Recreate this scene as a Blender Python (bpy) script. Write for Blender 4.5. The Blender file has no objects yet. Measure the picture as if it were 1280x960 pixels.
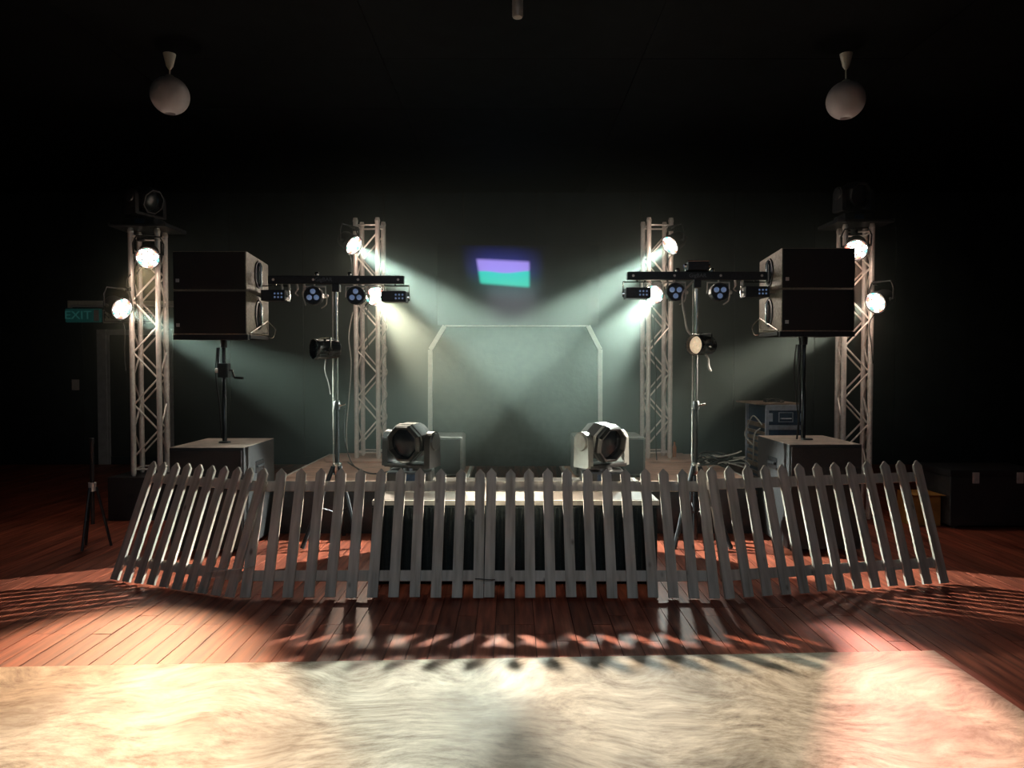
import bpy, bmesh, math, random
from mathutils import Vector, Matrix, Euler
random.seed(7)
PI = math.pi
S = bpy.context.scene
COL = S.collection

# ------------------------------------------------------------------ camera
FPX, CH, PITCH = 920.0, 1.5, math.atan(25 / 920.0)
cam_d = bpy.data.cameras.new('camera')
cam = bpy.data.objects.new('camera', cam_d)
COL.objects.link(cam)
cam.location = (0, 0, CH)
cam.rotation_euler = (PI / 2 - PITCH, 0, 0)
cam_d.sensor_width = 36
cam_d.lens = 36 * FPX / 1280
cam_d.clip_start = .05
S.camera = cam
S.view_settings.view_transform = 'Standard'
S.view_settings.look = 'None'
S.view_settings.gamma = 1
S.view_settings.exposure = 0.95
S.cycles.use_denoising = True
S.cycles.volume_bounces = 0
S.cycles.max_bounces = 8
S.cycles.diffuse_bounces = 4

# ------------------------------------------------------------------ world: closed hall, no daylight
W = bpy.data.worlds.new('hall_air')
S.world = W
W.use_nodes = True
wn = W.node_tree
wn.nodes['Background'].inputs[0].default_value = (0, 0, 0, 1)
wn.nodes['Background'].inputs[1].default_value = 0

def area(name, loc, rot, size, power, color):
    d = bpy.data.lights.new(name, 'AREA')
    d.energy = power; d.size = size; d.color = color
    o = bpy.data.objects.new(name, d)
    o.location = loc; o.rotation_euler = rot
    COL.objects.link(o)
    return o


# unseen fill light added behind the camera, aimed at the fence
fill = area('front_fill', (0, -2.4, 3.6), (math.radians(66), 0, 0), 1.6, 5, (.78, .90, 1.0))
fill.data.spread = math.radians(65)

# ------------------------------------------------------------------ projection helpers (pixels of the 1280x960 frame -> points)
RC = cam.rotation_euler.to_matrix()


def P(px, py, Y):
    d = RC @ Vector(((px - 640) / FPX, (480 - py) / FPX, -1))
    return Vector((0, 0, CH)) + d * (Y / d.y)


def F(px, py, z=0):
    d = RC @ Vector(((px - 640) / FPX, (480 - py) / FPX, -1))
    return Vector((0, 0, CH)) + d * ((z - CH) / d.z)


# ------------------------------------------------------------------ materials
MATS = {}


def mat(name, color, rough=.5, metal=0.0, noise=None, bump=0.0, emit=None, strength=0.0, spec=.5, scale=(1, 1, 1), coat=0.0):
    """noise = (scale, amount): multiplies the colour by a noise; bump from the same noise"""
    if name in MATS:
        return MATS[name]
    m = bpy.data.materials.new(name)
    m.use_nodes = True
    t = m.node_tree
    b = t.nodes['Principled BSDF']
    b.inputs['Base Color'].default_value = (*color, 1)
    b.inputs['Roughness'].default_value = rough
    b.inputs['Metallic'].default_value = metal
    b.inputs['Specular IOR Level'].default_value = spec
    b.inputs['Coat Weight'].default_value = coat
    if noise:
        tc = t.nodes.new('ShaderNodeTexCoord')
        mp = t.nodes.new('ShaderNodeMapping'); mp.inputs['Scale'].default_value = scale
        t.links.new(tc.outputs['Object'], mp.inputs['Vector'])
        n = t.nodes.new('ShaderNodeTexNoise')
        n.inputs['Scale'].default_value = noise[0]; n.inputs['Detail'].default_value = 6
        t.links.new(mp.outputs[0], n.inputs['Vector'])
        r = t.nodes.new('ShaderNodeValToRGB')
        a = noise[1]
        r.color_ramp.elements[0].position = .3; r.color_ramp.elements[1].position = .7
        r.color_ramp.elements[0].color = (*[c * (1 - a) for c in color], 1)
        r.color_ramp.elements[1].color = (*[min(1, c * (1 + a)) for c in color], 1)
        t.links.new(n.outputs['Fac'], r.inputs[0])
        t.links.new(r.outputs[0], b.inputs['Base Color'])
        if bump:
            bp = t.nodes.new('ShaderNodeBump'); bp.inputs['Strength'].default_value = bump; bp.inputs['Distance'].default_value = .01
            t.links.new(n.outputs['Fac'], bp.inputs['Height'])
            t.links.new(bp.outputs[0], b.inputs['Normal'])
    if emit:
        b.inputs['Emission Color'].default_value = (*emit, 1)
        b.inputs['Emission Strength'].default_value = strength
    MATS[name] = m
    return m


ALU = mat('brushed_aluminium', (.86, .79, .74), .36, .3, (30, .12), .05)
BLACKM = mat('black_powder_coat', (.022, .024, .028), .42, .0, (60, .3), .05)
BLACKP = mat('black_textured_paint', (.030, .030, .032), .5, 0, (120, .4), .35)
BLACKG = mat('black_plastic_gloss', (.018, .019, .021), .22, 0, (20, .2), 0)
GRILLE = mat('black_speaker_grille', (.012, .012, .013), .6, 0, (300, .5), .5)
CHROME = mat('polished_steel', (.75, .74, .70), .22, 1, (40, .08))
RUBBER = mat('black_rubber_cable', (.02, .02, .02), .45, 0, (80, .3))
GREYC = mat('pale_grey_cable', (.55, .53, .48), .45, 0, (80, .2))
WHITEP = mat('white_metal_paint', (.78, .76, .70), .4, 0, (25, .08), .05)
WHITEW = mat('off_white_trim_paint', (.46, .47, .47), .55, 0, (12, .15), .1)
PLY = mat('worn_plywood', (.64, .42, .32), .5, 0, (5, .35), .2, scale=(1, 9, 1))
SKIRT = mat('black_stage_cloth', (.010, .016, .016), .9, 0, (40, .4), .3)
CLOTH = mat('dark_backdrop_cloth', (.020, .026, .024), .85, 0, (14, .4), .3)
WALL = mat('dark_painted_wall', (.013, .020, .026), .8, 0, (3, .35), .15, spec=.2)
CEIL = mat('dark_ceiling_board', (.004, .005, .006), .8, 0, (4, .35), .15, spec=.08)
SLAB = mat('subfloor', (.02, .015, .012), .9, 0, (4, .3))
GLOBE = mat('opal_globe_glass', (.66, .62, .66), .3, 0, (3, .05), 0)
SIGNG = mat('green_sign_face', (.04, .20, .17), .4, 0, (10, .1), emit=(.03, .30, .27), strength=.022)
SIGNW = mat('white_sign_face', (.75, .75, .70), .5, 0, (10, .1))
PALEBLUE = mat('pale_lens_glass', (.30, .42, .60), .12, 0, (40, .15), emit=(.3, .45, .8), strength=.10)
AMBER = mat('amber_cardboard', (.45, .20, .04), .7, 0, (9, .3))
CASEB = mat('blue_black_case_laminate', (.02, .05, .10), .35, 0, (30, .3))
ALUE = mat('case_edge_aluminium', (.50, .56, .66), .35, .6, (30, .15))
GEAR = mat('rack_gear_face', (.30, .22, .17), .4, .4, (18, .3))


def picket_mat():
    m = bpy.data.materials.new('weathered_picket_wood'); m.use_nodes = True
    t = m.node_tree; b = t.nodes['Principled BSDF']
    tc = t.nodes.new('ShaderNodeTexCoord'); oi = t.nodes.new('ShaderNodeObjectInfo')
    ad = t.nodes.new('ShaderNodeVectorMath'); ad.operation = 'ADD'
    sc = t.nodes.new('ShaderNodeVectorMath'); sc.operation = 'SCALE'; sc.inputs['Scale'].default_value = 37
    cb = t.nodes.new('ShaderNodeCombineXYZ')
    for k in range(3): t.links.new(oi.outputs['Random'], cb.inputs[k])
    t.links.new(cb.outputs[0], sc.inputs[0])
    mp = t.nodes.new('ShaderNodeMapping'); mp.inputs['Scale'].default_value = (30, 30, 3)
    t.links.new(tc.outputs['Object'], ad.inputs[0]); t.links.new(sc.outputs[0], ad.inputs[1])
    t.links.new(ad.outputs[0], mp.inputs[0])
    n = t.nodes.new('ShaderNodeTexNoise'); n.inputs['Scale'].default_value = 1; n.inputs['Detail'].default_value = 5
    t.links.new(mp.outputs[0], n.inputs['Vector'])
    r = t.nodes.new('ShaderNodeValToRGB')
    r.color_ramp.elements[0].position = .3; r.color_ramp.elements[0].color = (.33, .29, .24, 1)
    r.color_ramp.elements[1].position = .65; r.color_ramp.elements[1].color = (.58, .53, .47, 1)
    t.links.new(n.outputs['Fac'], r.inputs[0])
    # knots
    v = t.nodes.new('ShaderNodeTexVoronoi'); v.inputs['Scale'].default_value = 1; v.feature = 'F1'
    mp2 = t.nodes.new('ShaderNodeMapping'); mp2.inputs['Scale'].default_value = (9, 1, 5)
    t.links.new(ad.outputs[0], mp2.inputs[0]); t.links.new(mp2.outputs[0], v.inputs['Vector'])
    kr = t.nodes.new('ShaderNodeValToRGB')
    kr.color_ramp.elements[0].position = .05; kr.color_ramp.elements[0].color = (.16, .12, .09, 1)
    kr.color_ramp.elements[1].position = .14; kr.color_ramp.elements[1].color = (1, 1, 1, 1)
    t.links.new(v.outputs['Distance'], kr.inputs[0])
    mx = t.nodes.new('ShaderNodeMix'); mx.data_type = 'RGBA'; mx.blend_type = 'MULTIPLY'; mx.inputs[0].default_value = .75
    t.links.new(r.outputs[0], mx.inputs[6]); t.links.new(kr.outputs[0], mx.inputs[7])
    t.links.new(mx.outputs[2], b.inputs['Base Color'])
    b.inputs['Roughness'].default_value = .6
    bp = t.nodes.new('ShaderNodeBump'); bp.inputs['Strength'].default_value = .25; bp.inputs['Distance'].default_value = .004
    t.links.new(n.outputs['Fac'], bp.inputs['Height']); t.links.new(bp.outputs[0], b.inputs['Normal'])
    return m


def board_mat():
    m = bpy.data.materials.new('red_brown_floorboards'); m.use_nodes = True
    t = m.node_tree; b = t.nodes['Principled BSDF']
    tc = t.nodes.new('ShaderNodeTexCoord'); oi = t.nodes.new('ShaderNodeObjectInfo')
    mp = t.nodes.new('ShaderNodeMapping'); mp.inputs['Scale'].default_value = (22, 1.6, 1)
    cb = t.nodes.new('ShaderNodeCombineXYZ')
    mu = t.nodes.new('ShaderNodeMath'); mu.operation = 'MULTIPLY'; mu.inputs[1].default_value = 60
    t.links.new(oi.outputs['Random'], mu.inputs[0])
    for k in range(3): t.links.new(mu.outputs[0], cb.inputs[k])
    t.links.new(cb.outputs[0], mp.inputs['Location'])
    t.links.new(tc.outputs['Object'], mp.inputs[0])
    n = t.nodes.new('ShaderNodeTexNoise'); n.inputs['Scale'].default_value = 1.4; n.inputs['Detail'].default_value = 7
    t.links.new(mp.outputs[0], n.inputs['Vector'])
    r = t.nodes.new('ShaderNodeValToRGB')
    r.color_ramp.elements[0].position = .28; r.color_ramp.elements[0].color = (.13, .022, .012, 1)
    r.color_ramp.elements[1].position = .72; r.color_ramp.elements[1].color = (.50, .13, .07, 1)
    t.links.new(n.outputs['Fac'], r.inputs[0])
    hs = t.nodes.new('ShaderNodeHueSaturation')
    mr = t.nodes.new('ShaderNodeMapRange'); mr.inputs[3].default_value = .72; mr.inputs[4].default_value = 1.3
    t.links.new(oi.outputs['Random'], mr.inputs[0]); t.links.new(mr.outputs[0], hs.inputs['Value'])
    t.links.new(r.outputs[0], hs.inputs['Color']); t.links.new(hs.outputs[0], b.inputs['Base Color'])
    b.inputs['Roughness'].default_value = .5
    bp = t.nodes.new('ShaderNodeBump'); bp.inputs['Strength'].default_value = .3; bp.inputs['Distance'].default_value = .004
    t.links.new(n.outputs['Fac'], bp.inputs['Height']); t.links.new(bp.outputs[0], b.inputs['Normal'])
    return m


def vinyl_mat():
    m = bpy.data.materials.new('scuffed_beige_vinyl'); m.use_nodes = True
    t = m.node_tree; b = t.nodes['Principled BSDF']
    tc = t.nodes.new('ShaderNodeTexCoord')
    # large swirls that bend a streaky brushed pattern
    w = t.nodes.new('ShaderNodeTexNoise'); w.inputs['Scale'].default_value = .9; w.inputs['Detail'].default_value = 2
    t.links.new(tc.outputs['Object'], w.inputs['Vector'])
    sc = t.nodes.new('ShaderNodeVectorMath'); sc.operation = 'SCALE'; sc.inputs['Scale'].default_value = 1.0
    t.links.new(w.outputs['Color'], sc.inputs[0])
    ad = t.nodes.new('ShaderNodeVectorMath'); ad.operation = 'ADD'
    t.links.new(tc.outputs['Object'], ad.inputs[0]); t.links.new(sc.outputs[0], ad.inputs[1])
    mp = t.nodes.new('ShaderNodeMapping'); mp.inputs['Scale'].default_value = (6, 15, 1); mp.inputs['Rotation'].default_value = (0, 0, .45)
    t.links.new(ad.outputs[0], mp.inputs[0])
    n = t.nodes.new('ShaderNodeTexNoise'); n.inputs['Scale'].default_value = 1.1; n.inputs['Detail'].default_value = 11; n.inputs['Roughness'].default_value = .74
    t.links.new(mp.outputs[0], n.inputs['Vector'])
    n2 = t.nodes.new('ShaderNodeTexNoise'); n2.inputs['Scale'].default_value = 1.8; n2.inputs['Detail'].default_value = 4
    t.links.new(tc.outputs['Object'], n2.inputs['Vector'])
    r = t.nodes.new('ShaderNodeValToRGB')
    r.color_ramp.elements[0].position = .32; r.color_ramp.elements[0].color = (.17, .125, .085, 1)
    r.color_ramp.elements[1].position = .64; r.color_ramp.elements[1].color = (.70, .63, .51, 1)
    e = r.color_ramp.elements.new(.46); e.color = (.42, .35, .26, 1)
    t.links.new(n.outputs['Fac'], r.inputs[0])
    r2 = t.nodes.new('ShaderNodeValToRGB')
    r2.color_ramp.elements[0].position = .34; r2.color_ramp.elements[0].color = (.42, .40, .38, 1)
    r2.color_ramp.elements[1].position = .52; r2.color_ramp.elements[1].color = (1, 1, 1, 1)
    t.links.new(n2.outputs['Fac'], r2.inputs[0])
    mx = t.nodes.new('ShaderNodeMix'); mx.data_type = 'RGBA'; mx.blend_type = 'MULTIPLY'; mx.inputs[0].default_value = .8
    t.links.new(r.outputs[0], mx.inputs[6]); t.links.new(r2.outputs[0], mx.inputs[7])
    t.links.new(mx.outputs[2], b.inputs['Base Color'])
    mr = t.nodes.new('ShaderNodeMapRange'); mr.inputs[3].default_value = .62; mr.inputs[4].default_value = .42
    t.links.new(n.outputs['Fac'], mr.inputs[0]); t.links.new(mr.outputs[0], b.inputs['Roughness'])
    bp = t.nodes.new('ShaderNodeBump'); bp.inputs['Strength'].default_value = .3; bp.inputs['Distance'].default_value = .006
    t.links.new(n.outputs['Fac'], bp.inputs['Height']); t.links.new(bp.outputs[0], b.inputs['Normal'])
    return m


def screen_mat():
    """dark glossy panel; a small skewed patch, violet above and green below, and its glow painted as emission"""
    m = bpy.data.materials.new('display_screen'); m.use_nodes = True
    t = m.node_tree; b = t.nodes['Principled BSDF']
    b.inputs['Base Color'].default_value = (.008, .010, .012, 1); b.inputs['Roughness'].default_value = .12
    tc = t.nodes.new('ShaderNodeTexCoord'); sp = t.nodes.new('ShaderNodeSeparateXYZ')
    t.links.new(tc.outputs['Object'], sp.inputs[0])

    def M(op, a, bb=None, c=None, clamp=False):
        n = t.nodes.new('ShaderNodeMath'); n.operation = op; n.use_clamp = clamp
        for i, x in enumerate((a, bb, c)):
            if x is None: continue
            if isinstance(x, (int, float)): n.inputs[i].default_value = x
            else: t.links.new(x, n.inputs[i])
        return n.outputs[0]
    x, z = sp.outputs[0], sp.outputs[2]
    # painted patch spans x -0.60..0.16, z 0.00..0.36 about the panel centre, sheared a little
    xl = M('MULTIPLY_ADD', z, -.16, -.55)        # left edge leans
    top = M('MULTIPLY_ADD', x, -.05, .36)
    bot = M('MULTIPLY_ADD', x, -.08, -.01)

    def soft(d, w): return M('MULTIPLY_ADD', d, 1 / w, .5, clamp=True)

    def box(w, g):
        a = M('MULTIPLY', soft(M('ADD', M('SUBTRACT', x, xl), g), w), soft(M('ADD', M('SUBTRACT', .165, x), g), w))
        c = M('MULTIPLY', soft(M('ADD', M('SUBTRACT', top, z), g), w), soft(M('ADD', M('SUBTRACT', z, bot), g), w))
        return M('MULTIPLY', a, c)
    core = box(.05, 0); halo = box(.42, .02)  # bright patch and the soft halo round it, both painted as emission
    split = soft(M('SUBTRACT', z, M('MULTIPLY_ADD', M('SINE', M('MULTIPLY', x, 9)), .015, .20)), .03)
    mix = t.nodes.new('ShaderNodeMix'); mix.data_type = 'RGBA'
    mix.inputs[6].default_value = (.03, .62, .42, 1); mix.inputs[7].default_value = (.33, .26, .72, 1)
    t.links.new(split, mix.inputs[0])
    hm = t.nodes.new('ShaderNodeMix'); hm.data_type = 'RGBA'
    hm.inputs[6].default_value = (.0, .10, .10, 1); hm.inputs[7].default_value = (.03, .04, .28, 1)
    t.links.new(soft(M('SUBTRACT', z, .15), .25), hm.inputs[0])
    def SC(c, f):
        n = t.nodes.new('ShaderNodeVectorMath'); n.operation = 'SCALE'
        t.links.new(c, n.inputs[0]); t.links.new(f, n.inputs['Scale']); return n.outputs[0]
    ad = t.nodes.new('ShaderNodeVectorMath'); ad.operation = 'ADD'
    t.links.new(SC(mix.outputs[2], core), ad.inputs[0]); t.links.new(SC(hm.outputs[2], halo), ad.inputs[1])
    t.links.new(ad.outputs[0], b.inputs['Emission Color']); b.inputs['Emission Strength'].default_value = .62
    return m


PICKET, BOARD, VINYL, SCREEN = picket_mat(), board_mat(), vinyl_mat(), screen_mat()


def emitter(name, color, strength):
    return mat(name, (.02, .02, .02), .3, emit=color, strength=strength)


# ------------------------------------------------------------------ mesh builder
class MB:
    def __init__(self): self.bm = bmesh.new()

    def box(self, x0, x1, y0, y1, z0, z1, bev=0.0, M=None):
        r = bmesh.ops.create_cube(self.bm, size=1)
        vs_ = r['verts']
        for v in vs_:
            v.co = Vector(((x0 + x1) / 2 + v.co.x * (x1 - x0), (y0 + y1) / 2 + v.co.y * (y1 - y0), (z0 + z1) / 2 + v.co.z * (z1 - z0)))
        if bev:
            es = list({e for v in vs_ for e in v.link_edges})
            rr = bmesh.ops.bevel(self.bm, geom=es, offset=bev, segments=2, affect='EDGES', profile=.6)
            vs_ = list({v for f in rr['faces'] for v in f.verts} | {v for v in vs_ if v.is_valid})
        if M is not None:
            bmesh.ops.transform(self.bm, matrix=M, verts=vs_)
        return self

    def prism(self, pts, a0, a1, axis='x', M=None):
        """extrude a 2D outline along an axis: x -> pts are (y,z); y -> (x,z); z -> (x,y)"""
        def mk(p, a):
            return {'x': (a, p[0], p[1]), 'y': (p[0], a, p[1]), 'z': (p[0], p[1], a)}[axis]
        A = [self.bm.verts.new(mk(p, a0)) for p in pts]; B = [self.bm.verts.new(mk(p, a1)) for p in pts]
        n = len(pts)
        self.bm.faces.new(A); self.bm.faces.new(B[::-1])
        for i in range(n):
            self.bm.faces.new((A[i], B[i], B[(i + 1) % n], A[(i + 1) % n]))
        if M is not None: bmesh.ops.transform(self.bm, matrix=M, verts=A + B)
        return self

    def tube(self, pts, r, seg=8, closed=False):
        pts = [Vector(p) for p in pts]
        rings = []
        n = len(pts)
        prev = None
        for i, p in enumerate(pts):
            if closed: d = (pts[(i + 1) % n] - pts[i - 1])
            else: d = (pts[min(i + 1, n - 1)] - pts[max(i - 1, 0)])
            d.normalize()
            if prev is None:
                a = Vector((0, 0, 1)) if abs(d.z) < .9 else Vector((1, 0, 0))
                u = d.cross(a).normalized()
            else:
                u = (prev - d * prev.dot(d)).normalized()
            prev = u
            w = d.cross(u)
            rr = r[i] if isinstance(r, (list, tuple)) else r
            rings.append([self.bm.verts.new(p + (u * math.cos(2 * PI * k / seg) + w * math.sin(2 * PI * k / seg)) * rr) for k in range(seg)])
        m = n if closed else n - 1
        for i in range(m):
            A, B = rings[i], rings[(i + 1) % n]
            for k in range(seg):
                self.bm.faces.new((A[k], A[(k + 1) % seg], B[(k + 1) % seg], B[k]))
        if not closed:
            self.bm.faces.new(rings[0][::-1]); self.bm.faces.new(rings[-1])
        return self

    def lathe(self, prof, seg=24, M=None, cap=True):
        """prof: (radius, z) pairs around the local z axis"""
        rings = []; allv = []
        for (r, z) in prof:
            ring = [self.bm.verts.new((r * math.cos(2 * PI * (k + .5) / seg), r * math.sin(2 * PI * (k + .5) / seg), z)) for k in range(seg)]
            rings.append(ring); allv += ring
        for A, B in zip(rings, rings[1:]):
            for k in range(seg):
                self.bm.faces.new((A[k], A[(k + 1) % seg], B[(k + 1) % seg], B[k]))
        if cap:
            self.bm.faces.new(rings[0][::-1]); self.bm.faces.new(rings[-1])
        if M is not None: bmesh.ops.transform(self.bm, matrix=M, verts=allv)
        return self

    def mesh(self, name, m, smooth=False):
        bmesh.ops.recalc_face_normals(self.bm, faces=self.bm.faces)
        me = bpy.data.meshes.new(name)
        self.bm.to_mesh(me); self.bm.free()
        me.materials.append(m)
        if smooth:
            me.shade_smooth()
            try: me.set_sharp_from_angle(angle=math.radians(40))
            except Exception: pass
        return me

    def build(self, name, m, parent=None, smooth=False, kind=None, label=None):
        return put(name, self.mesh(name, m, smooth), parent, kind=kind, label=label)


def put(name, me, parent=None, M=None, kind=None, label=None):
    o = bpy.data.objects.new(name, me)
    COL.objects.link(o)
    if parent is not None: o.parent = parent
    if M is not None: o.matrix_local = M
    if kind: o['kind'] = kind
    if label: o['label'] = label
    return o


def tag(o, label, cat, group=None):
    o['label'] = label; o['category'] = cat
    if group: o['group'] = group
    return o


def thing(name, loc, label, cat, group=None, rot=(0, 0, 0)):
    o = bpy.data.objects.new(name, None)
    o.location = loc; o.rotation_euler = rot
    o.empty_display_size = .1
    COL.objects.link(o)
    return tag(o, label, cat, group)


def struct(o):
    o['kind'] = 'structure'
    return o


def look(d, up=(0, 0, 1)):
    """matrix whose local z points along d"""
    d = Vector(d).normalized()
    return d.to_track_quat('Z', 'Y').to_matrix().to_4x4()


def T(x, y, z): return Matrix.Translation((x, y, z))


def text(name, body, size, loc, m, parent, rot=(PI / 2, 0, 0), sx=1.0):
    c = bpy.data.curves.new(name, 'FONT')
    c.body = body; c.size = size; c.extrude = .0015; c.align_x = 'CENTER'; c.align_y = 'CENTER'
    c.materials.append(m)
    tmp = bpy.data.objects.new(name, c)
    COL.objects.link(tmp)
    bpy.context.view_layer.update()
    me = bpy.data.meshes.new_from_object(tmp.evaluated_get(bpy.context.evaluated_depsgraph_get()))
    bpy.data.objects.remove(tmp)
    bpy.data.curves.remove(c)
    o = bpy.data.objects.new(name, me)
    COL.objects.link(o)
    o.parent = parent; o.location = loc; o.rotation_euler = rot; o.scale = (sx, 1, 1)
    return o


def smoothpts(pts, n=6):
    """Catmull-Rom through points"""
    pts = [Vector(p) for p in pts]
    q = [pts[0]] + pts + [pts[-1]]
    out = []
    for i in range(1, len(q) - 2):
        for k in range(n):
            t = k / n
            a, b, c, d = q[i - 1], q[i], q[i + 1], q[i + 2]
            out.append(.5 * ((2 * b) + (c - a) * t + (2 * a - 5 * b + 4 * c - d) * t * t + (3 * b - a - 3 * c + d) * t ** 3))
    out.append(pts[-1])
    return out


# ================================================================== THE HALL
XW, YB, YF, HC = 7.6, 11.0, -3.2, 4.04
fl = struct(MB().box(-XW, XW, YF, YB, -.12, -.022).build('floor', SLAB))
bw = .112
nb = int(2 * XW / bw)
cache = {}


def board(x, y0, y1):
    key = round(y1 - y0, 2)
    if key not in cache:
        L = key
        cache[key] = MB().box(-bw / 2 + .002, bw / 2 - .002, -L / 2 + .002, L / 2 - .002, -.022, 0, .0).mesh('floorboard', BOARD)
    o = put('floorboard', cache[key], fl)
    o.location = (x, (y0 + y1) / 2, random.uniform(-.0012, 0))
    o.rotation_euler = (0, random.uniform(-.006, .006), 0)


for i in range(nb):
    x = -XW + (i + .5) * bw
    if abs(x) < 4.4:
        c = round(random.choice([4.05, 4.2, 4.35, 4.5, 3.95, 4.75]), 2)
        board(x, YF, c); board(x, c, YB)
    else:
        board(x, YF, YB)

vm = MB()
corner = [(-6.4, 3.42), (2.20, 3.80), (2.22, -2.9), (-6.4, -2.9)]
vm.prism(corner, .001, .006, 'z')
tag(vm.build('vinyl_floor_sheet', VINYL), 'scuffed beige vinyl sheet laid over the boards in front of the fence', 'floor covering')

ce = struct(MB().box(-XW, XW, YF, YB, HC + .02, HC + .14).build('ceiling', SLAB))
pw, pl = 2.4, 1.2
cp = MB().box(-pw / 2 + .003, pw / 2 - .003, -pl / 2 + .003, pl / 2 - .003, 0, .02).mesh('ceiling_panel', CEIL)
yy = YB - .6
while yy > 0:
    for k in range(-3, 4):
        xo = k * pw
        if abs(xo) + pw / 2 > XW + .9: continue
        o = put('ceiling_panel', cp, ce); o.location = (xo * .9, yy, HC + random.uniform(-.002, .001)); o.scale = (.9, 1, 1)
    yy -= pl

wb = struct(MB().box(-XW, XW, YB, YB + .15, 0, HC + .1).build('wall_back', SLAB))
xj = [-7.6, -6.4, -5.3, -4.2, -3.1, -1.9, -.72, .36, 1.9, 3.3, 4.5, 5.7, 6.8, 7.6]
for a, b in zip(xj, xj[1:]):
    dy = random.uniform(.0, .012)
    MB().box(a + .008, b - .008, YB - .035 + dy, YB, .0, HC, .004).build('wall_panel', WALL, wb)
struct(MB().box(-XW - .15, -XW, YF, YB + .15, 0, HC + .1).build('wall_left', WALL))
struct(MB().box(XW, XW + .15, YF, YB + .15, 0, HC + .1).build('wall_right', WALL))
struct(MB().box(-XW - .15, XW + .15, YF - .15, YF, 0, HC + .1).build('wall_front', WALL))
struct(MB().box(-XW, XW, YB - .055, YB - .034, 0.002, .12, .004).build('baseboard_back', WALL))

# door in the back wall, left
dw = struct(bpy.data.objects.new('door_1', None)); COL.objects.link(dw)
a = P(122, 412, YB - .04); b_ = P(216, 412, YB - .04)
dx0, dx1, dz = a.x, b_.x, a.z
for (x0, x1, z0, z1) in ((dx0, dx0 + .14, 0.002, dz), (dx1 - .14, dx1, 0.002, dz), (dx0 + .14, dx1 - .14, dz - .08, dz)):
    MB().box(x0, x1, YB - .075, YB - .035, z0, z1, .006).build('door_frame', WHITEW, dw)
for (x0, x1, z0, z1) in ((dx0 + .14, dx0 + .18, 0.002, dz - .08),):
    MB().box(x0, x1, YB - .062, YB - .035, z0, z1, .004).build('door_stop', WHITEW, dw)
MB().box(dx0 + .18, dx1 - .14, YB - .05, YB - .036, 0.004, dz - .08, .003).build('door_leaf', BLACKM, dw)
MB().tube([(dx1 - .22, YB - .05, 1.0), (dx1 - .22, YB - .09, 1.0), (dx1 - .34, YB - .09, 1.0)], .009).build('door_handle', CHROME, dw)

# exit sign and no smoking sign, batten light above
y = YB - .06
p0, p1 = P(83, 386, y), P(127, 403, y)
t_ = thing('exit_sign', ((p0.x + p1.x) / 2, YB - .035, p1.z), 'green EXIT sign box on the back wall above the door', 'sign')
hw, hh = (p1.x - p0.x) / 2, (p0.z - p1.z)
MB().box(-hw, hw, -.06, 0, 0, hh, .012).build('sign_box', SIGNG, t_)
text('lettering', 'EXIT', .17, (-.07, -.062, hh * .5), mat('sign_lettering', (.10, .42, .38), .4, emit=(.1, .5, .45), strength=.035), t_, sx=1.15)
MB().box(hw - .09, hw - .02, -.066, -.058, .02, hh - .02).build('white_pictogram_panel', SIGNW, t_)
p0, p1 = P(129, 387, y), P(192, 404, y)
t_ = thing('no_smoking_sign', ((p0.x + p1.x) / 2, YB - .035, p1.z), 'white framed sign beside the green exit sign, partly behind the truss', 'sign')
hw = (p1.x - p0.x) / 2; hh = p0.z - p1.z
MB().box(-hw, hw, -.04, 0, 0, hh, .004).build('sign_board', SIGNW, t_)
fr = MB()
for (x0, x1, z0, z1) in ((-hw + .02, hw - .02, .02, .03), (-hw + .02, hw - .02, hh - .03, hh - .02), (-hw + .02, -hw + .03, .03, hh - .03), (hw - .03, hw - .02, .03, hh - .03)):
    fr.box(x0, x1, -.043, -.039, z0, z1)
fr.build('border_line', BLACKM, t_)
text('lettering', 'NO SMOKING', .11, (0, -.042, hh * .5), BLACKM, t_)
p0, p1 = P(88, 376, y), P(230, 385, y)
t_ = thing('batten_light', ((p0.x + p1.x) / 2, YB - .035, p1.z), 'unlit white fluorescent batten above the exit sign on the back wall', 'light fixture')
hw = (p1.x - p0.x) / 2; hh = p0.z - p1.z
MB().box(-hw, hw, -.05, 0, hh * .45, hh, .006).build('housing', WHITEP, t_)
MB().tube([(-hw + .03, -.06, hh * .25), (hw - .03, -.06, hh * .25)], .018, 12).build('tube', GLOBE, t_, True)
for s in (-1, 1):
    MB().box(s * hw - .015, s * hw + .015, -.075, -.0, 0, hh, .004).build('end_cap', WHITEP, t_)
p0 = P(94.5, 481, YB - .04)
t_ = thing('light_switch', (p0.x, YB - .035, p0.z - .08), 'small white light switch plate left of the door', 'switch')
MB().box(-.055, .055, -.012, 0, 0, .16, .004).build('plate', WHITEP, t_)
MB().box(-.015, .015, -.02, -.011, .055, .105, .003).build('rocker', WHITEP, t_)

# wall display
p0, p1 = P(545, 305, YB - .1), P(750, 409, YB - .1)
t_ = thing('wall_display', ((p0.x + p1.x) / 2, YB - .1, (p0.z + p1.z) / 2), 'large black flat screen on the back wall with a violet and green glow painted on it', 'television')
hw = (p1.x - p0.x) / 2; hh = (p0.z - p1.z) / 2
MB().box(-hw, hw, 0, .065, -hh, hh, .006).build('casing', BLACKG, t_)
MB().box(-hw + .02, hw - .02, -.004, .001, -hh + .03, hh - .02).build('screen', SCREEN, t_)

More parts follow.
